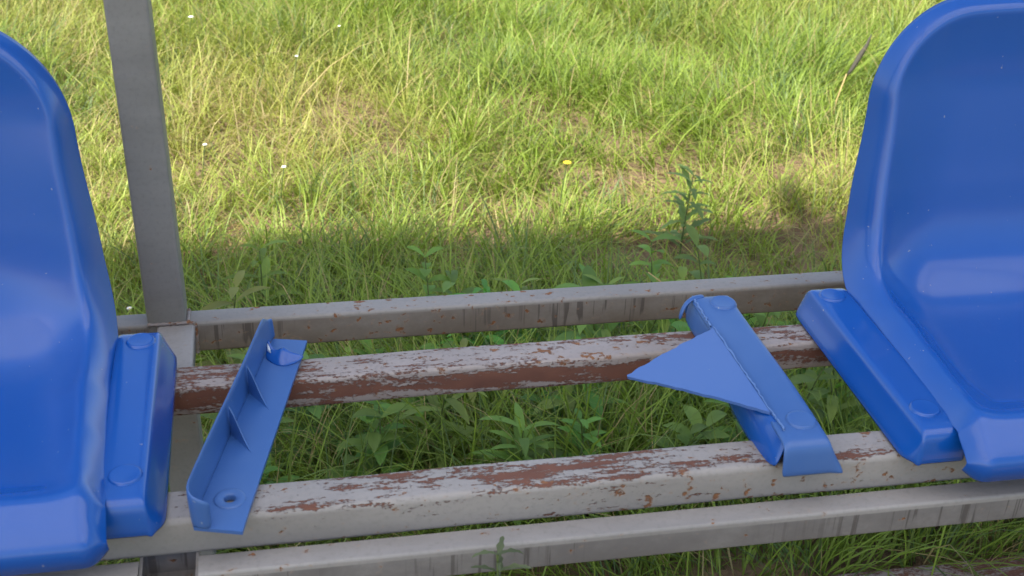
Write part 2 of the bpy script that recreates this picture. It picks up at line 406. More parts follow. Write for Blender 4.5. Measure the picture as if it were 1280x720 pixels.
def strip_mesh(cx, sgn, inner=0.156, y_rear=0.934, y_front=0.703, wob=None, top=FT):
    prof = [(inner, -0.0035), (inner + 0.003, -0.0008), (inner + 0.007, 0), (0.172, -0.0003), (0.180, -0.0003), (0.1868, -0.0001), (0.1895, -0.0008), (0.1914, -0.003), (0.1932, -0.0080), (0.1975, -0.0170), (0.2035, -0.026)]
    rows = [(y_rear + 0.003, -0.024), (y_rear + 0.001, -0.012), (y_rear - 0.003, -0.0045), (y_rear - 0.008, -0.001), (y_rear - 0.014, 0)]
    k = 18
    for i in range(1, k): rows.append((y_rear - 0.014 + (y_front + 0.012 - y_rear + 0.014) * i / k, 0))
    rows += [(y_front + 0.012, 0), (y_front + 0.006, -0.001), (y_front + 0.0025, -0.004), (y_front + 0.0008, -0.009), (y_front - 0.001, -0.018), (y_front - 0.0025, -0.027)]
    verts, faces = [], []
    for y, dz in rows:
        for x, z in prof:
            zz = max(-0.0275, -(abs(z) ** 3 + abs(dz) ** 3) ** (1 / 3))
            sk = 0.0 if z > -0.004 else -(y - y_front) * 0.0
            cf = max(0.0, 1 - (y - (y_front - 0.0025)) / 0.016, 1 - (y_rear + 0.003 - y) / 0.016)
            xx = x if x < 0.19 else x - cf * cf * (x - 0.19) * 0.75
            if wob: xx, y2, zz = wob(x, y, zz)
            verts.append((cx + sgn * xx, y, top + zz))
    n = len(prof)
    for i in range(len(rows) - 1):
        for j in range(n - 1): faces.append((i * n + j, i * n + j + 1, (i + 1) * n + j + 1, (i + 1) * n + j))
    return verts, faces
def disc(name, c, r, h, mat, parent, n=28, tilt=None):
    c = Vector(c); verts, faces = [], []
    prof = [(r * 1.10, -0.001), (r * 1.0, 0.0002), (r * 0.97, h * 0.75), (r * 0.90, h), (r * 0.80, h * 0.93), (r * 0.3, h * 0.80)]
    for rr, z in prof:
        for k in range(n):
            a = 2 * math.pi * k / n; verts.append(c + Vector((rr * math.cos(a), rr * math.sin(a), z)))
    for i in range(len(prof) - 1):
        for k in range(n): faces.append((i * n + k, i * n + (k + 1) % n, (i + 1) * n + (k + 1) % n, (i + 1) * n + k))
    faces.append(tuple(range((len(prof) - 1) * n, len(prof) * n)))
    return link(name, verts, faces, mat, parent, smooth=True)
def make_seat(cx, label, flex=0.0):
    root = thing('stadium_seat', (cx, 0.82, T), label, 'seat', 'blue plastic seats bolted to the bench rails')
    v, f = seat_mesh(cx, flex)
    o = link('seat_shell', v, f, M_seat, root, smooth=True); grid_flip(o, (0, -0.5, 1)); finish_shell(o, 0.003, 0)
    for sgn in (-1, 1):
        v, f = strip_mesh(cx, sgn)
        fl = link('side_flange', v, f, M_seat, root, smooth=True); grid_flip(fl, (0, 0, 1)); finish_shell(fl, 0.0026, 1)
        for y in (0.911, 0.735):
            disc('bolt_cap', (cx + sgn * 0.1765, y, FT), 0.0112, 0.0017, M_seat, fl)
    return root
make_seat(-0.285, 'glossy blue plastic bucket seat beside the grey upright post', -0.003)
make_seat(0.656, 'glossy blue plastic bucket seat beside the bolted-down broken strip with a pointed shard', 0.004)

# ------------------------------------------------------------------ remains of the broken seat
# 1) flange strip still bolted down, with a torn triangular piece of the seat pan
root = thing('broken_seat_strip', (0.374, 0.82, T), 'bolted-down blue plastic strip with a torn triangular shard sticking out', 'broken seat')
def wob(x, y, z):
    f = (y - 0.70) / 0.23
    return x - 0.0035 * math.sin(f * math.pi) * 0 + 0.0015 * math.sin(f * 5), y, z
v, f = strip_mesh(0.2005, 1, inner=0.1545, wob=wob)
st = link('side_flange', v, f, M_shard, root, smooth=True); grid_flip(st, (0, 0, 1)); finish_shell(st, 0.0026, 1)
for p in ((0.3785, 0.911), (0.3785, 0.733)): disc('bolt_cap', (p[0], p[1], FT), 0.0112, 0.0017, M_shard, st)
def sheet(name, grid, mat, parent, t=0.0026, up=(0, -0.3, 1), sub=2, crease=True):
    n = len(grid[0]); verts = [p for r in grid for p in r]; faces = []
    for i in range(len(grid) - 1):
        for k in range(n - 1): faces.append((i * n + k, i * n + k + 1, (i + 1) * n + k + 1, (i + 1) * n + k))
    o = link(name, verts, faces, mat, parent, smooth=True); grid_flip(o, up)
    a = o.modifiers.new('thick', 'SOLIDIFY'); a.thickness = t; a.offset = -1
    if sub: 
        b = o.modifiers.new('smooth', 'SUBSURF'); b.levels = sub; b.render_levels = sub
    return o
def fan(name, tip, edge, mat, parent, m=6, bulge=0.0, t=0.0026, up=(0, -0.3, 1), jag=0.0):
    """flat torn piece running from a line of points (edge) to a tip"""
    grid = []
    tip = Vector(tip); rr = random.Random(3)
    for i in range(m + 1):
        f = i / m; row = []
        for k, e in enumerate(edge):
            p = Vector(e).lerp(tip, f * 0.985)
            p.z += bulge * math.sin(math.pi * f)
            if jag and k in (0, len(edge) - 1): p += Vector((rr.uniform(-jag, jag), rr.uniform(-jag, jag), 0))
            row.append(p)
        grid.append(row)
    n = len(edge); verts = [p for r in grid for p in r]; faces = []
    for i in range(m):
        for k in range(n - 1): faces.append((i * n + k, i * n + k + 1, (i + 1) * n + k + 1, (i + 1) * n + k))
    o = link(name, verts, faces, mat, parent, smooth=False); grid_flip(o, up)
    a = o.modifiers.new('thick', 'SOLIDIFY'); a.thickness = t; a.offset = -1
    return o
E0 = [(0.3548 + 0.0030 * i / 6, 0.8675 - (0.8675 - 0.743) * i / 6, 0.4585) for i in range(7)]
fan('torn_shard', (0.2700, 0.8290, 0.4430), E0, M_torn, root, m=20, bulge=0.0015, jag=0.0007)
def torn_edge(pts, r=0.0008):
    V, F = [], []; rr = random.Random(len(pts)); P = []
    for a, b in zip(pts, pts[1:]):
        for k in range(14): P.append(Vector(a).lerp(Vector(b), k / 14))
    for p in P:
        q = r * rr.uniform(0.5, 1.3); j = Vector((rr.uniform(-1, 1), rr.uniform(-1, 1), rr.uniform(-1, 1))) * 0.0005
        for k in range(6): V.append(p + j + Vector((q * math.cos(k * math.pi / 3), 0.4 * q * math.sin(k * math.pi / 3), q * math.sin(k * math.pi / 3))))
    for i in range(len(P) - 1):
        for k in range(6): F.append((i * 6 + k, i * 6 + (k + 1) % 6, i * 6 + 6 + (k + 1) % 6, i * 6 + 6 + k))
    link('torn_edge', V, F, M_pale, root, smooth=True)
torn_edge([(0.3556, 0.869, 0.4588), (0.3575, 0.800, 0.4590), (0.3590, 0.742, 0.4588), (0.3612, 0.720, 0.4570)])
torn_edge([(0.3565, 0.928, 0.4545), (0.3560, 0.900, 0.4550), (0.3552, 0.872, 0.4560)], 0.0010)
# curled piece of side wall under the shard, down to the front
sheet('torn_side_wall', [
    [(0.3540, 0.868, 0.4570), (0.3530, 0.830, 0.4560), (0.3540, 0.790, 0.4562), (0.3570, 0.752, 0.4575), (0.3600, 0.728, 0.4560), (0.3612, 0.716, 0.4540)],
    [(0.3500, 0.862, 0.4470), (0.3490, 0.826, 0.4450), (0.3490, 0.786, 0.4455), (0.3500, 0.748, 0.4480), (0.3580, 0.724, 0.4475), (0.3590, 0.714, 0.4450)],
    [(0.3490, 0.850, 0.4400), (0.3480, 0.815, 0.4350), (0.3480, 0.776, 0.4340), (0.3480, 0.738, 0.4370), (0.3540, 0.718, 0.4380), (0.3560, 0.712, 0.4400)],
    [(0.3490, 0.845, 0.4330), (0.3490, 0.808, 0.4250), (0.3490, 0.766, 0.4220), (0.3490, 0.732, 0.4250), (0.3510, 0.7135, 0.4300), (0.3530, 0.711, 0.4330)]],
    M_seat, root, up=(-1, -0.3, 0.2), sub=1)
# torn web hanging under the rear end
sheet('torn_web', [
    [(0.3555, 0.931, 0.4520), (0.3560, 0.912, 0.4530), (0.3560, 0.895, 0.4525), (0.3560, 0.875, 0.4540)],
    [(0.3520, 0.930, 0.4430), (0.3530, 0.910, 0.4420), (0.3535, 0.892, 0.4410), (0.3540, 0.878, 0.4400)],
    [(0.3500, 0.928, 0.4310), (0.3510, 0.908, 0.4300), (0.3520, 0.890, 0.4290), (0.3530, 0.880, 0.4290)]], M_shard, root, up=(-1, -0.3, 0.2), sub=1)
# curved lip of the rear end
sheet('rear_lip', [
    [(0.3672 - 0.003 * 0, 0.9300, 0.4562), (0.3600, 0.9290, 0.4565), (0.3530, 0.9270, 0.4555), (0.3470, 0.9240, 0.4520), (0.3430, 0.9210, 0.4460), (0.3415, 0.9200, 0.4370)],
    [(0.3672, 0.9230, 0.4562), (0.3600, 0.9220, 0.4566), (0.3530, 0.9200, 0.4556), (0.3470, 0.9175, 0.4520), (0.3440, 0.9155, 0.4460), (0.3425, 0.9150, 0.4380)]],
    M_shard, root, t=0.0022, up=(-0.3, 0, 1), sub=1)

# 2) loose channel-shaped strip lying upside down across both rails
root = thing('broken_seat_strip', (-0.02, 0.81, T), 'loose blue plastic channel strip lying hollow side up across the rails', 'broken seat')
A0, A1 = Vector((-0.0674, 0.7010, 0.4305)), Vector((-0.0070, 0.9390, 0.4305))   # outer left base line
ax = (A1 - A0); Ln = ax.length; ax.normalize(); rt = Vector((ax.y, -ax.x, 0))
def L(s, w, z): return A0 + ax * s + rt * w + Vector((0, 0, z))
th = 0.0028
# base plate with bolt hole: built as a grid with the hole cut as a ring
n_s = 24
def base_plate():
    bm = bmesh.new()
    outline = [(0.0015, 0.0035), (0.0035, 0.0002), (0.0, 0.0365)][1:] if False else [(0.0012, 0.0030), (0.0, 0.0365)] + [(Ln * i / 10 + 0.001 * (i == 10), 0.0360 - 0.0055 * i / 10) for i in range(1, 11)] + [(Ln + 0.0005, 0.0015), (Ln * .5, -0.0015), (0.010, -0.0010)]
    hole_c = (0.033, 0.0195); hr = 0.0042
    ov = [bm.verts.new(L(s, w, th)) for s, w in outline]
    hv = [bm.verts.new(L(hole_c[0] + hr * math.cos(2 * math.pi * k / 20), hole_c[1] + hr * math.sin(2 * math.pi * k / 20), th)) for k in range(20)]
    eds = [bm.edges.new((ov[i], ov[(i + 1) % len(ov)])) for i in range(len(ov))] + [bm.edges.new((hv[i], hv[(i + 1) % 20])) for i in range(20)]
    bmesh.ops.triangle_fill(bm, use_beauty=True, edges=eds)
    me = bpy.data.meshes.new('base_plate'); bm.to_mesh(me); bm.free()
    me.materials.append(M_shard); o = bpy.data.objects.new('base_plate', me); C.objects.link(o); adopt(o, root); grid_flip(o, (0, 0, 1))
    a = o.modifiers.new('thick', 'SOLIDIFY'); a.thickness = th; a.offset = -1
    # raised boss ring round the hole
    verts, faces = [], []
    for rr, z in ((0.0112, -0.0003), (0.0108, 0.0008), (0.0098, 0.0010), (0.0048, 0.0009), (0.0042, 0.0003), (0.0040, -0.004)):
        for k in range(28):
            an = 2 * math.pi * k / 28; verts.append(L(hole_c[0] + rr * math.cos(an), hole_c[1] + rr * math.sin(an), th + z))
    for i in range(5):
        for k in range(28): faces.append((i * 28 + k, i * 28 + (k + 1) % 28, (i + 1) * 28 + (k + 1) % 28, (i + 1) * 28 + k))
    link('bolt_boss', verts, faces, M_shard, o, smooth=True)
base_plate()
# side wall with a rounded foot and a short return at the front end
grid = []
hs = lambda s: 0.031 + 0.001 * math.sin(s * 30) - 0.012 * max(0, (s - Ln + 0.012) / 0.012) ** 2 - 0.014 * max(0, (0.010 - s) / 0.010) ** 2
prof = [(0.0055, 0.0030), (0.0030, 0.0036), (0.0014, 0.0055), (0.0006, 0.010), (0.0, 0.018), (-0.0006, 1.0)]
svals = [0.0135, 0.0100] 
path = [(0.0045, 0.0125), (0.0020, 0.0075), (0.0012, 0.0040)]   # front return (s, w) turning the corner
rows = []
for k, (s, w) in enumerate([(0.0030, 0.0150), (0.0012, 0.0105), (0.0018, 0.0060), (0.0040, 0.0028)]):
    rows.append([L(s, w, z) for z in (0.0026, 0.008, 0.014, 0.020, (0.024, 0.0275, 0.029, 0.030)[k])])
for i in range(0, 21):
    s = 0.010 + (Ln - 0.010) * i / 20; h = hs(s)
    rows.append([L(s, 0.0016, 0.0026), L(s, 0.0009, 0.008), L(s, 0.0002, 0.014), L(s, -0.0006, 0.021), L(s, -0.0012, h)])
# rear rounded end
rows.append([L(Ln + 0.0015, 0.0040, 0.0026), L(Ln + 0.002, 0.0035, 0.008), L(Ln + 0.002, 0.0030, 0.014), L(Ln + 0.0015, 0.0025, 0.019), L(Ln + 0.001, 0.0020, 0.0225)])
sheet('side_wall', rows, M_shard, root, t=0.0024, up=(1, 0, 0.3), sub=1)
# rear end wall, torn, with a curled flap
FS = Ln - 0.016
sheet('torn_end_flap', [
    [L(FS - 0.016, 0.0020, 0.0030), L(FS - 0.020, 0.007, 0.0030), L(FS - 0.024, 0.012, 0.0030), L(FS - 0.026, 0.017, 0.0030), L(FS - 0.025, 0.022, 0.0030), L(FS - 0.022, 0.0275, 0.0035), L(FS - 0.018, 0.0335, 0.0060)],
    [L(FS - 0.010, 0.0020, 0.0090), L(FS - 0.013, 0.007, 0.0080), L(FS - 0.017, 0.012, 0.0075), L(FS - 0.019, 0.017, 0.0090), L(FS - 0.019, 0.022, 0.0085), L(FS - 0.018, 0.0280, 0.0075), L(FS - 0.016, 0.0345, 0.0075)],
    [L(FS - 0.003, 0.0020, 0.0190), L(FS - 0.010, 0.007, 0.0105), L(FS - 0.012, 0.012, 0.0100), L(FS - 0.011, 0.017, 0.0145), L(FS - 0.014, 0.022, 0.0115), L(FS - 0.015, 0.0285, 0.0100), L(FS - 0.015, 0.0350, 0.0085)]],
    M_seat, root, t=0.0014, up=(0, -1, 0.4), sub=1)
sc_ = sheet('stress_mark', [[L(FS - 0.0125, 0.0035, 0.0090), L(FS - 0.0150, 0.0070, 0.0085)], [L(FS - 0.0095, 0.0035, 0.0140), L(FS - 0.0135, 0.0062, 0.0118)]], M_white_scar, root, t=0.0006, up=(0, -1, 0), sub=0)
# stiffening webs: concave triangles between wall and base
def web(s):
    pts = [L(s, 0.0012, 0.0028)]
    for k in range(9):
        f = k / 8; w = 0.0010 + 0.0215 * f ** 0.8; z = 0.0028 + 0.0245 * (1 - f) ** 2.1
        pts.append(L(s - 0.022 * f, w, z))
    n = len(pts); off = ax * 0.0018
    verts = pts + [p + off for p in pts]
    faces = [tuple(range(n)), tuple(range(2 * n - 1, n - 1, -1))] + [(i, (i + 1) % n, n + (i + 1) % n, n + i) for i in range(n)]
    link('rib', verts, faces, M_shard, root)
for s in (0.164, 0.108): web(s)

# ------------------------------------------------------------------ ground
def ground_h(x, y):
    return 0.012 * math.sin(x * 2.1 + 0.7) * math.sin(y * 1.7) + 0.008 * math.sin(x * 5.3 + y * 4.1)
vs, fs = [], []
gx = sorted(set([-300, -120, -50, -20, -10] + [round(-6 + 0.12 * i, 3) for i in range(101)] + [10, 20, 50, 120, 300]))
gy = sorted(set([-300, -120, -50, -20, -10, -6] + [round(-3 + 0.12 * i, 3) for i in range(92)] + [12, 20, 50, 120, 300]))
for y in gy:
    for x in gx:
        near = 1.0 if (-6 <= x <= 6 and -3 <= y <= 8) else 0.0
        vs.append((x, y, ground_h(x, y) * near - (0.0 if near else 0.02)))
nx = len(gx)
for j in range(len(gy) - 1):
    for i in range(nx - 1): fs.append((j * nx + i, j * nx + i + 1, (j + 1) * nx + i + 1, (j + 1) * nx + i))
g = link('ground', vs, fs, M_soil, smooth=True); grid_flip(g, (0, 0, 1)); tag(g, kind='structure')

# ------------------------------------------------------------------ grass
def vnoise(x, y, seed, scale):
    """smooth value noise, vectorised"""
    r = np.random.default_rng(seed); tab = r.random((64, 64))
    u = x * scale + 100; v = y * scale + 100
    i = np.floor(u).astype(int); j = np.floor(v).astype(int); fu = u - i; fv = v - j
    fu = fu * fu * (3 - 2 * fu); fv = fv * fv * (3 - 2 * fv)
    g = lambda a, b: tab[a % 64, b % 64]
    return (g(i, j) * (1 - fu) + g(i + 1, j) * fu) * (1 - fv) + (g(i, j + 1) * (1 - fu) + g(i + 1, j + 1) * fu) * fv
BARE = [(0.40, 2.02, 0.16, 0.09), (0.72, 2.10, 0.17, 0.09), (0.95, 2.10, 0.14, 0.08), (-0.02, 1.97, 0.12, 0.08), (0.30, 1.83, 0.06, 0.09),
        (0.68, 1.86, 0.07, 0.08), (0.15, 2.03, 0.10, 0.06), (0.86, 1.07, 0.10, 0.10), (1.10, 1.12, 0.24, 0.16), (1.25, 2.05, 0.16, 0.08), (-0.5, 2.0, 0.2, 0.08), (1.7, 2.0, 0.25, 0.1)]
def bareness(x, y):
    b = np.zeros_like(x)
    for cx, cy, rx, ry in BARE:
        d = ((x - cx) / (rx * 0.85)) ** 2 + ((y - cy) / (ry * 0.8)) ** 2 + 1.6 * (vnoise(x, y, 77, 14) - 0.45)
        b = np.maximum(b, np.clip(1.35 - d, 0, 1))
    return b
def hgt(x, y): return 0.012 * np.sin(x * 2.1 + 0.7) * np.sin(y * 1.7) + 0.008 * np.sin(x * 5.3 + y * 4.1)

def blades(px, py, az, L, w, th0, kap, col, name, mat, seg=4, pz=None, twist=None):
    n = len(px)
    s = np.linspace(0, 1, seg + 1)
    X = np.zeros((n, seg + 1)); Y = np.zeros((n, seg + 1)); Z = np.zeros((n, seg + 1))
    X[:, 0] = px; Y[:, 0] = py; Z[:, 0] = (hgt(px, py) if pz is None else pz) - 0.004
    daz = np.zeros(n) if twist is None else twist
    for k in range(1, seg + 1):
        ph = np.minimum(th0 + kap * ((k - 0.5) / seg) ** 1.4, 2.3); a = az + daz * (k / seg)
        d = L / seg
        X[:, k] = X[:, k - 1] + d * np.sin(ph) * np.cos(a); Y[:, k] = Y[:, k - 1] + d * np.sin(ph) * np.sin(a); Z[:, k] = Z[:, k - 1] + d * np.cos(ph)
    Z = np.maximum(Z, Z[:, :1] + 0.002 * np.arange(seg + 1)[None, :])
    sa = az + np.pi / 2 + rng.normal(0, 0.5, n)
    wx, wy = np.cos(sa), np.sin(sa)
    prof = np.array([0.75, 1.0, 0.9, 0.62][:seg]) if seg == 4 else np.array([0.8, 1.0, 0.65])
    nv = 2 * seg + 1
    V = np.zeros((n, nv, 3), np.float32)
    for k in range(seg):
        hw = w * prof[k] / 2
        V[:, 2 * k, 0] = X[:, k] - wx * hw; V[:, 2 * k, 1] = Y[:, k] - wy * hw; V[:, 2 * k, 2] = Z[:, k]
        V[:, 2 * k + 1, 0] = X[:, k] + wx * hw; V[:, 2 * k + 1, 1] = Y[:, k] + wy * hw; V[:, 2 * k + 1, 2] = Z[:, k]
    V[:, nv - 1, 0] = X[:, seg]; V[:, nv - 1, 1] = Y[:, seg]; V[:, nv - 1, 2] = Z[:, seg]
    loops = []; starts = []; tot = []; c = 0
    for k in range(seg - 1):
        loops += [2 * k, 2 * k + 1, 2 * k + 3, 2 * k + 2]; starts.append(c); tot.append(4); c += 4
    loops += [2 * seg - 2, 2 * seg - 1, nv - 1]; starts.append(c); tot.append(3); c += 3
    base = (np.arange(n) * nv)[:, None]
    LV = (np.array(loops)[None, :] + base).ravel().astype(np.int32)
    LS = (np.array(starts)[None, :] + (np.arange(n) * c)[:, None]).ravel().astype(np.int32)
    me = bpy.data.meshes.new(name)
    me.vertices.add(n * nv); me.vertices.foreach_set('co', V.ravel())
    me.loops.add(len(LV)); me.loops.foreach_set('vertex_index', LV)
    me.polygons.add(len(LS)); me.polygons.foreach_set('loop_start', LS)
    me.update(calc_edges=True); me.validate()
    me.polygons.foreach_set('use_smooth', np.ones(len(LS), dtype=bool))
    at = me.attributes.new('tint', 'FLOAT_COLOR', 'POINT')
    cc = np.ones((n, nv, 4), np.float32); cc[:, :, :3] = col[:, None, :]
    at.data.foreach_set('color', cc.ravel())
    me.materials.append(mat)
    o = bpy.data.objects.new(name, me); C.objects.link(o)
    return o

GREEN = np.array([0.120, 0.195, 0.028]); LIME = np.array([0.220, 0.295, 0.045]); YEL = np.array([0.35, 0.34, 0.085]); STRAW = np.array([0.42, 0.33, 0.15]); DEEP = np.array([0.040, 0.085, 0.020]); BLUE = np.array([0.085, 0.135, 0.055])
def grass_field(name, x0, x1, y0, y1, tufts, per, keep=None, hscale=1.0, wscale=1.0, seg=4):
    tx = rng.uniform(x0, x1, tufts); ty = rng.uniform(y0, y1, tufts)
    k = np.ones(tufts, bool)
    if keep is not None: k &= keep(tx, ty)
    b = bareness(tx, ty); dens = 0.55 + 0.6 * vnoise(tx, ty, 3, 2.2)
    k &= rng.random(tufts) < np.clip(dens, 0, 1) * (1 - 0.72 * b)
    tx, ty, b = tx[k], ty[k], b[k]; nt_ = len(tx)
    lush = vnoise(tx, ty, 21, 1.1); dry = vnoise(tx, ty, 22, 1.6); kind = rng.random(nt_)
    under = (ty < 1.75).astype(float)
    nb = rng.integers(int(per * 0.5), int(per * 1.6), nt_)
    idx = np.repeat(np.arange(nt_), nb); n = len(idx)
    rad = np.abs(rng.normal(0, 0.018, n)) + rng.random(n) * 0.012; ra = rng.random(n) * 2 * np.pi
    px = tx[idx] + rad * np.cos(ra); py = ty[idx] + rad * np.sin(ra)
    # each tuft has its own lean; neighbouring tufts lean alike
    la = vnoise(tx, ty, 31, 1.3) * 4 * np.pi + rng.normal(0, 0.7, nt_); ls = 0.10 + 0.55 * vnoise(tx, ty, 32, 2.0) ** 1.5
    vx = np.cos(ra) * (0.35 + rng.random(n) * 0.6) + np.cos(la[idx]) * ls[idx] * 1.6 + rng.normal(0, 0.25, n)
    vy = np.sin(ra) * (0.35 + rng.random(n) * 0.6) + np.sin(la[idx]) * ls[idx] * 1.6 + rng.normal(0, 0.25, n)
    az = np.arctan2(vy, vx); m = np.hypot(vx, vy)
    th0 = np.clip(0.10 + 0.30 * m + rng.normal(0, 0.10, n), 0.02, 1.35)
    kap = np.clip(0.35 + 1.15 * rng.random(n) ** 1.3 + 0.5 * m * rng.random(n), 0, 2.2)
    hb = (0.044 + 0.074 * lush + 0.03 * rng.random(nt_) + 0.060 * (ty < 1.55)) * (1 - 0.40 * b) * hscale * (0.62 + 0.85 * vnoise(tx, ty, 41, 5.0))
    Ln_ = hb[idx] * rng.uniform(0.55, 1.45, n)
    w = (0.0012 + 0.0014 * rng.random(nt_)[idx] ** 2 + 0.0010 * rng.random(n)) * wscale
    lying = rng.random(n) < 0.16 + 0.20 * dry[idx]
    th0 = np.where(lying, rng.uniform(0.9, 1.5, n), th0); kap = np.where(lying, rng.uniform(0, 0.5, n), kap); Ln_ = np.where(lying, Ln_ * 1.25, Ln_)
    a = np.clip(lush * 1.2 - 0.25 + rng.normal(0, 0.18, nt_), 0, 1)[idx][:, None]
    col = LIME * (1 - a) + GREEN * a
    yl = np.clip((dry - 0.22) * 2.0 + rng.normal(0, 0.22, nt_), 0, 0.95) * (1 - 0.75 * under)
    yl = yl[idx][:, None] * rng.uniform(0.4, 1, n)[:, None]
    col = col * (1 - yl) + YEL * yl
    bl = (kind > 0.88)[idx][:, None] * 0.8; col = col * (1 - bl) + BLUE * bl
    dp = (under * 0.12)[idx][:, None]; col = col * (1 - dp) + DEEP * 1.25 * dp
    ps = 0.07 + 0.26 * np.clip(dry - 0.25, 0, 1)[idx] + 0.45 * b[idx] - 0.03 * under[idx]
    st_ = rng.random(n) < ps
    col = np.where(st_[:, None], STRAW * rng.uniform(0.6, 1.1, (n, 1)), col * rng.uniform(0.75, 1.3, (n, 1)))
    w = np.where(st_, w * 0.75, w)
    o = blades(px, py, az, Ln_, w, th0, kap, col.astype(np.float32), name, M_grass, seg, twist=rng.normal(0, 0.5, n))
    return o
inview = lambda x, y: (x > -0.55 - 0.20 * (y - 1)) & (x < 0.95 + 0.62 * (y - 0.8))
g1 = grass_field('meadow_grass', -1.6, 3.3, 1.02, 4.6, 24000, 17, keep=inview)
tag(g1, 'tangled green and yellowing grass behind and below the bench rails', 'grass', kind='stuff')
g2 = grass_field('surrounding_grass', -4.5, 5.5, -2.0, 7.0, 30000, 12, keep=lambda x, y: ~(inview(x, y) & (y > 0.8) & (y < 4.6)) & ~((y < 1.0) & (y > -0.6 + 0.5 * vnoise(x, y, 5, 3.0)) & (x > -1.9) & (x < 2)), wscale=1.35, seg=3)
tag(g2, 'loose grass of the wider meadow round the shelter', 'grass', kind='stuff')
# thin dry stalks standing over the grass
def stalks():
    n = 520
    px = rng.uniform(-1.2, 3.0, n); py = rng.uniform(1.95, 4.6, n); k = inview(px, py) & (vnoise(px, py, 22, 1.6) > 0.35); px, py = px[k], py[k]; n = len(px)
    col = (STRAW * rng.uniform(0.7, 1.15, (n, 1))).astype(np.float32)
    return blades(px, py, rng.random(n) * 6.28, rng.uniform(0.16, 0.34, n), rng.uniform(0.0014, 0.0024, n), rng.uniform(0.1, 0.9, n), rng.uniform(0.2, 1.2, n), col, 'dry_grass_stalks', M_grass, 4)
tag(stalks(), 'thin straw coloured dry stalks among the sunlit grass', 'dry grass', kind='stuff')
def litter():
    n = 2600
    bi = rng.integers(0, len(BARE), n); B = np.array(BARE)[bi]
    px = B[:, 0] + rng.normal(0, 0.8, n) * B[:, 2]; py = B[:, 1] + rng.normal(0, 0.8, n) * B[:, 3]
    col = (STRAW * rng.uniform(0.45, 1.05, (n, 1)) * np.array([1, 0.93, 0.9])).astype(np.float32)
    return blades(px, py, rng.random(n) * 6.28, rng.uniform(0.03, 0.10, n), rng.uniform(0.0015, 0.003, n), rng.uniform(1.3, 1.56, n), rng.uniform(0, 0.1, n), col, 'dead_grass_litter', M_grass, 3)
def thatch():
    n = 15000
    px = rng.uniform(-1.4, 3.2, n); py = rng.uniform(1.1, 4.5, n); k = inview(px, py); px, py = px[k], py[k]; n = len(px)
    m = vnoise(px, py, 22, 1.6)[:, None]
    col = (STRAW * m + (YEL * 0.75) * (1 - m)) * rng.uniform(0.5, 1.1, (n, 1))
    return blades(px, py, rng.random(n) * 6.28, rng.uniform(0.06, 0.17, n), rng.uniform(0.0012, 0.0026, n), rng.uniform(1.0, 1.5, n), rng.uniform(0, 0.5, n), col.astype(np.float32), 'grass_thatch', M_grass, 3, pz=hgt(px, py) + rng.uniform(0.0, 0.06, n))
tag(thatch(), 'matted yellow dead blades lying through the meadow grass', 'dry grass', kind='stuff')
tag(litter(), 'dead straw lying over the bare trodden earth', 'dry grass', kind='stuff')

# ------------------------------------------------------------------ weeds
def leaf_pts(p, az, pitch, L, w, droop, verts, faces, cols, col, fold=0.25, lobes=0):
    """one lanceolate leaf, folded along its midrib and drooping"""
    d = Vector((math.cos(az), math.sin(az), 0)); side = Vector((-d.y, d.x, 0)); n = 6
    q = Vector(p); base = len(verts); ph = pitch
    for i in range(n + 1):
        f = i / n
        hw = w / 2 * (math.sin(math.pi * min(1, f * 0.93 + 0.05)) ** 0.8)
        if lobes: hw *= 0.55 + 0.45 * (i % 2)
        if i == n: hw = 0.0004
        up = Vector((0, 0, 1)) * hw * fold
        verts += [tuple(q - side * hw + up), tuple(q), tuple(q + side * hw + up)]
        cols += [col] * 3
        ph2 = ph - droop * f
        q = q + (d * math.cos(ph2) + Vector((0, 0, 1)) * math.sin(ph2)) * (L / n)
    for i in range(n):
        a = base + 3 * i
        faces += [(a, a + 1, a + 4, a + 3), (a + 1, a + 2, a + 5, a + 4)]
def weed(name, label, cat, group, x, y, h, pairs, ll, lw, col, lean=(0, 0), lobes=0, seed=0, rosette=False, top_only=False):
    rr = random.Random(seed); z0 = ground_h(x, y)
    root = thing(name, (x, y, z0), label, cat, group)
    # stem
    verts, faces = [], []
    path = []
    for i in range(7):
        f = i / 6; path.append(Vector((x + lean[0] * f * f, y + lean[1] * f * f, z0 - 0.01 + h * f)))
    for i, p in enumerate(path):
        r = 0.0022 * (1 - 0.65 * i / 6)
        for k in range(6): verts.append(p + Vector((r * math.cos(k * math.pi / 3), r * math.sin(k * math.pi / 3), 0)))
    for i in range(6):
        for k in range(6): faces.append((i * 6 + k, i * 6 + (k + 1) % 6, i * 6 + 6 + (k + 1) % 6, i * 6 + 6 + k))
    link('stem', verts, faces, M_stem, root, smooth=True)
    V, F, K = [], [], []
    for j in range(pairs):
        f = (0.25 + 0.75 * (j + 1) / pairs) if not rosette else 0.1
        if top_only: f = 0.8 + 0.2 * (j + 1) / pairs
        p = path[0].lerp(path[-1], f); i0 = min(5, int(f * 6)); p = path[i0].lerp(path[i0 + 1], f * 6 - i0)
        a0 = j * 1.57 + rr.uniform(-0.4, 0.4)
        for s in range(2 if not rosette else 3):
            a = a0 + s * (math.pi if not rosette else 2.1) + rr.uniform(-0.3, 0.3)
            k = rr.uniform(0.75, 1.25) * (1.15 - 0.55 * f)
            t = rr.uniform(0.75, 1.3); c = (col[0] * t, col[1] * t, col[2] * t, 1)
            leaf_pts(p, a, rr.uniform(0.2, 0.9), ll * k, lw * k, rr.uniform(0.5, 1.3), V, F, K, c, rr.uniform(0.1, 0.5), lobes)
    o = link('foliage', V, F, M_leaf, root, smooth=True)
    at = o.data.attributes.new('tint', 'FLOAT_COLOR', 'POINT'); at.data.foreach_set('color', np.array(K, np.float32).ravel())
    return root
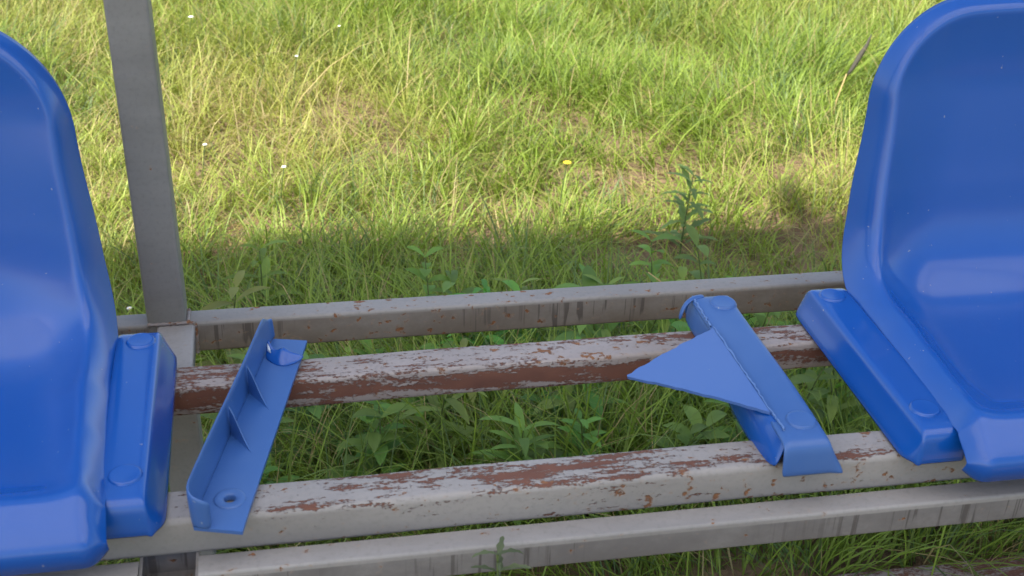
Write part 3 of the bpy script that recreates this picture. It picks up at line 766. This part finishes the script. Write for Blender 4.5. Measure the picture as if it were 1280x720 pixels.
rw = random.Random(5); placed = []
n = 0
while n < 52:
    x = rw.uniform(0.06, 0.72) if n < 34 else rw.uniform(-0.1, 0.95); y = rw.uniform(1.16, 1.50)
    if any((x - a) ** 2 + (y - b) ** 2 < 0.045 ** 2 for a, b in placed): continue
    placed.append((x, y)); k = rw.random()
    weed('leafy_weed', 'low leafy green weed among those crowding the shade beneath the rear seat rail', 'weed', 'leafy weeds in the shade below the bench rails',
         x, y, rw.uniform(0.10, 0.22), rw.randint(6, 10), rw.uniform(0.045, 0.082), rw.uniform(0.014, 0.026),
         (0.150 * rw.uniform(.7, 1.25), 0.245 * rw.uniform(.75, 1.2), 0.050), (rw.uniform(-.05, .05), rw.uniform(-.05, .05)), seed=n)
    n += 1
weed('dock_plant', 'broad leaved dock plant in the shade below the shard tip', 'weed', None, 0.455, 1.40, 0.10, 3, 0.13, 0.045, (0.06, 0.14, 0.03), rosette=True, seed=90)
weed('tall_weed', 'tall feathery weed in front of the bare earth patch behind the bench', 'weed', None, 0.66, 1.80, 0.17, 12, 0.065, 0.017, (0.17, 0.25, 0.075), (0.02, 0.03), lobes=1, seed=91)
weed('tall_weed', 'small bright green seedling with pointed leaves beside the foot of the post', 'weed', None, -0.02, 1.66, 0.15, 5, 0.07, 0.016, (0.16, 0.24, 0.04), (0.0, 0.0), seed=92)
weed('young_shrub', 'lime green young shrub tip at the top edge of the meadow', 'shrub', None, 0.83, 3.27, 0.20, 9, 0.09, 0.026, (0.17, 0.27, 0.03), (0.02, 0.0), seed=93)
weed('tall_weed', 'ragged grey-green sprig poking up in front of the lower front frame rail', 'weed', None, 0.143, 0.655, 0.42, 11, 0.036, 0.009, (0.10, 0.125, 0.065), (-0.006, 0.008), lobes=1, seed=94, top_only=True)

def flower(x, y, h, label, group, petal, r=0.010, cat='flower'):
    z0 = ground_h(x, y); root = thing('flower', (x, y, z0), label, cat, group)
    verts, faces = [], []
    for i in range(5):
        for k in range(5):
            a = k * 2 * math.pi / 5; verts.append((x + 0.001 * math.cos(a) + 0.01 * (i / 4) ** 2, y + 0.001 * math.sin(a), z0 + h * i / 4))
    for i in range(4):
        for k in range(5): faces.append((i * 5 + k, i * 5 + (k + 1) % 5, i * 5 + 5 + (k + 1) % 5, i * 5 + 5 + k))
    link('stem', verts, faces, M_stem, root, smooth=True)
    c = Vector((x + 0.01, y, z0 + h)); V, F = [], []
    for k in range(11):
        a = k * 2 * math.pi / 11; d = Vector((math.cos(a), math.sin(a), 0)); s = Vector((-d.y, d.x, 0)) * r * 0.24
        b = len(V); V += [c + d * r * 0.15 - s * .5, c + d * r * 0.7 - s + Vector((0, 0, .002)), c + d * r + Vector((0, 0, .001)), c + d * r * 0.7 + s + Vector((0, 0, .002)), c + d * r * 0.15 + s * .5]
        F.append((b, b + 1, b + 2, b + 3, b + 4))
    link('petals', V, F, petal, root)
    V = [c + Vector((r * .3 * math.cos(k), r * .3 * math.sin(k), 0.001)) for k in np.linspace(0, 2 * math.pi, 9)[:-1]] + [c + Vector((0, 0, r * .3))]
    link('flower_centre', V, [(k, (k + 1) % 8, 8) for k in range(8)], M_yellow, root, smooth=True)
for x, y, h, r in ((-0.1623, 2.9228, .13, .009), (-0.1175, 2.1502, .12, .006), (0.0155, 2.041, .12, .006), (0.062, 2.6454, .13, .006), (0.1645, 2.8267, .13, .005), (-0.21, 1.60, .12, .006)):
    flower(x, y, h * 0.85, 'small white wild flower dotted in the meadow grass', 'small white flowers in the meadow', M_petal, r * 0.72)
flower(0.500, 2.00, 0.12, 'single small yellow flower at the edge of the bare earth', None, M_yellow, 0.008)

def stalk_thing(name, label, cat, pts, radii, mat, head=None):
    root = thing(name, pts[0], label, cat)
    def tubep(nm, pts, radii, m, par):
        V, F = [], []
        for p, r in zip(pts, radii):
            for k in range(7): V.append((p[0] + r * math.cos(k * 2 * math.pi / 7), p[1] + r * math.sin(k * 2 * math.pi / 7) * 0.8, p[2] + r * 0.5 * math.sin(k * 2 * math.pi / 7)))
        for i in range(len(pts) - 1):
            for k in range(7): F.append((i * 7 + k, i * 7 + (k + 1) % 7, i * 7 + 7 + (k + 1) % 7, i * 7 + 7 + k))
        F += [tuple(range(7)), tuple(range(len(pts) * 7 - 7, len(pts) * 7))]
        return link(nm, V, F, m, par, smooth=True)
    tubep('stalk', pts, radii, mat, root)
    if head: tubep('seed_head', head[0], head[1], M_dark, root)
stalk_thing('seed_stalk', 'dark brown seed head leaning on a dry stalk near the right seat back', 'dry stalk',
            [(1.16, 2.34, 0.0), (1.165, 2.345, 0.07), (1.18, 2.35, 0.125)], [0.0016, 0.0015, 0.0013], M_straw,
            ([(1.18, 2.35, 0.120), (1.19, 2.35, 0.135), (1.205, 2.355, 0.160), (1.217, 2.355, 0.185), (1.225, 2.36, 0.205)], [0.001, 0.0045, 0.0055, 0.004, 0.001]))
stalk_thing('straw_stalk', 'thick yellow straw stalk lying bent beside the rusty sill rail', 'dry stalk',
            [(0.815, 1.055, 0.02), (0.808, 1.065, 0.07), (0.79, 1.085, 0.12), (0.76, 1.11, 0.16)], [0.0034, 0.0036, 0.0032, 0.002], M_straw)
stalk_thing('straw_stalk', 'long thin pale grass stem arching beside the right seat flange', 'dry stalk',
            [(0.62, 1.22, 0.01), (0.56, 1.22, 0.16), (0.50, 1.24, 0.24), (0.43, 1.27, 0.29)], [0.0014, 0.0014, 0.0012, 0.0008], M_straw)

# ------------------------------------------------------------------ light, sky, camera
SUN_EL, SUN_AZ = 56.0, 232.0        # azimuth measured clockwise from +Y: the sun stands behind the photographer's left
w = bpy.data.worlds.new('World'); sc.world = w; w.use_nodes = True
nt = w.node_tree; bg = nt.nodes['Background']
sky = nt.nodes.new('ShaderNodeTexSky'); sky.sky_type = 'NISHITA'; sky.sun_disc = False
sky.sun_elevation = R(SUN_EL); sky.sun_rotation = R(SUN_AZ); sky.air_density = 1.2; sky.dust_density = 2.5
nt.links.new(sky.outputs[0], bg.inputs[0]); bg.inputs[1].default_value = 0.13
sd = bpy.data.lights.new('sun', 'SUN'); sd.energy = 4.6; sd.angle = R(0.9); sd.color = (1.0, 0.95, 0.86)
so = bpy.data.objects.new('sun', sd); C.objects.link(so)
sdir = Vector((math.sin(R(SUN_AZ)) * math.cos(R(SUN_EL)), math.cos(R(SUN_AZ)) * math.cos(R(SUN_EL)), math.sin(R(SUN_EL))))
so.rotation_euler = sdir.to_track_quat('Z', 'Y').to_euler(); so.location = (0, 0, 6)

cd = bpy.data.cameras.new('camera'); co = bpy.data.objects.new('camera', cd); C.objects.link(co)
cd.sensor_width = 36; cd.lens = 1607 / 1280 * 36; cd.clip_start = 0.02; cd.clip_end = 2000
Xc = Vector((0.98178365, -0.06052091, 0.18010575)); Yc = Vector((-0.18691151, -0.48245534, 0.85574584)); Uc = Vector((0.03510246, -0.87382111, -0.48497882))
Yc = (Yc - Xc * Yc.dot(Xc)).normalized(); Uc = Xc.normalized().cross(Vector((0, 0, 0)) + Yc) if False else Uc
rows_ = (Xc.normalized(), Yc, Uc.normalized())
right = Vector([r_[0] for r_ in rows_]); down = Vector([r_[1] for r_ in rows_]); fwd = Vector([r_[2] for r_ in rows_])
mt = Matrix((( right.x, -down.x, -fwd.x), (right.y, -down.y, -fwd.y), (right.z, -down.z, -fwd.z)))
co.matrix_world = Matrix.Translation((0, 0, 1.0)) @ mt.to_4x4()
sc.camera = co
cd.dof.use_dof = True; cd.dof.focus_distance = 1.25; cd.dof.aperture_fstop = 16
sc.view_settings.view_transform = 'Standard'; sc.view_settings.look = 'None'; sc.view_settings.gamma = 1; sc.view_settings.exposure = 1.16
sc.view_settings.use_curve_mapping = False
sc.render.film_transparent = False
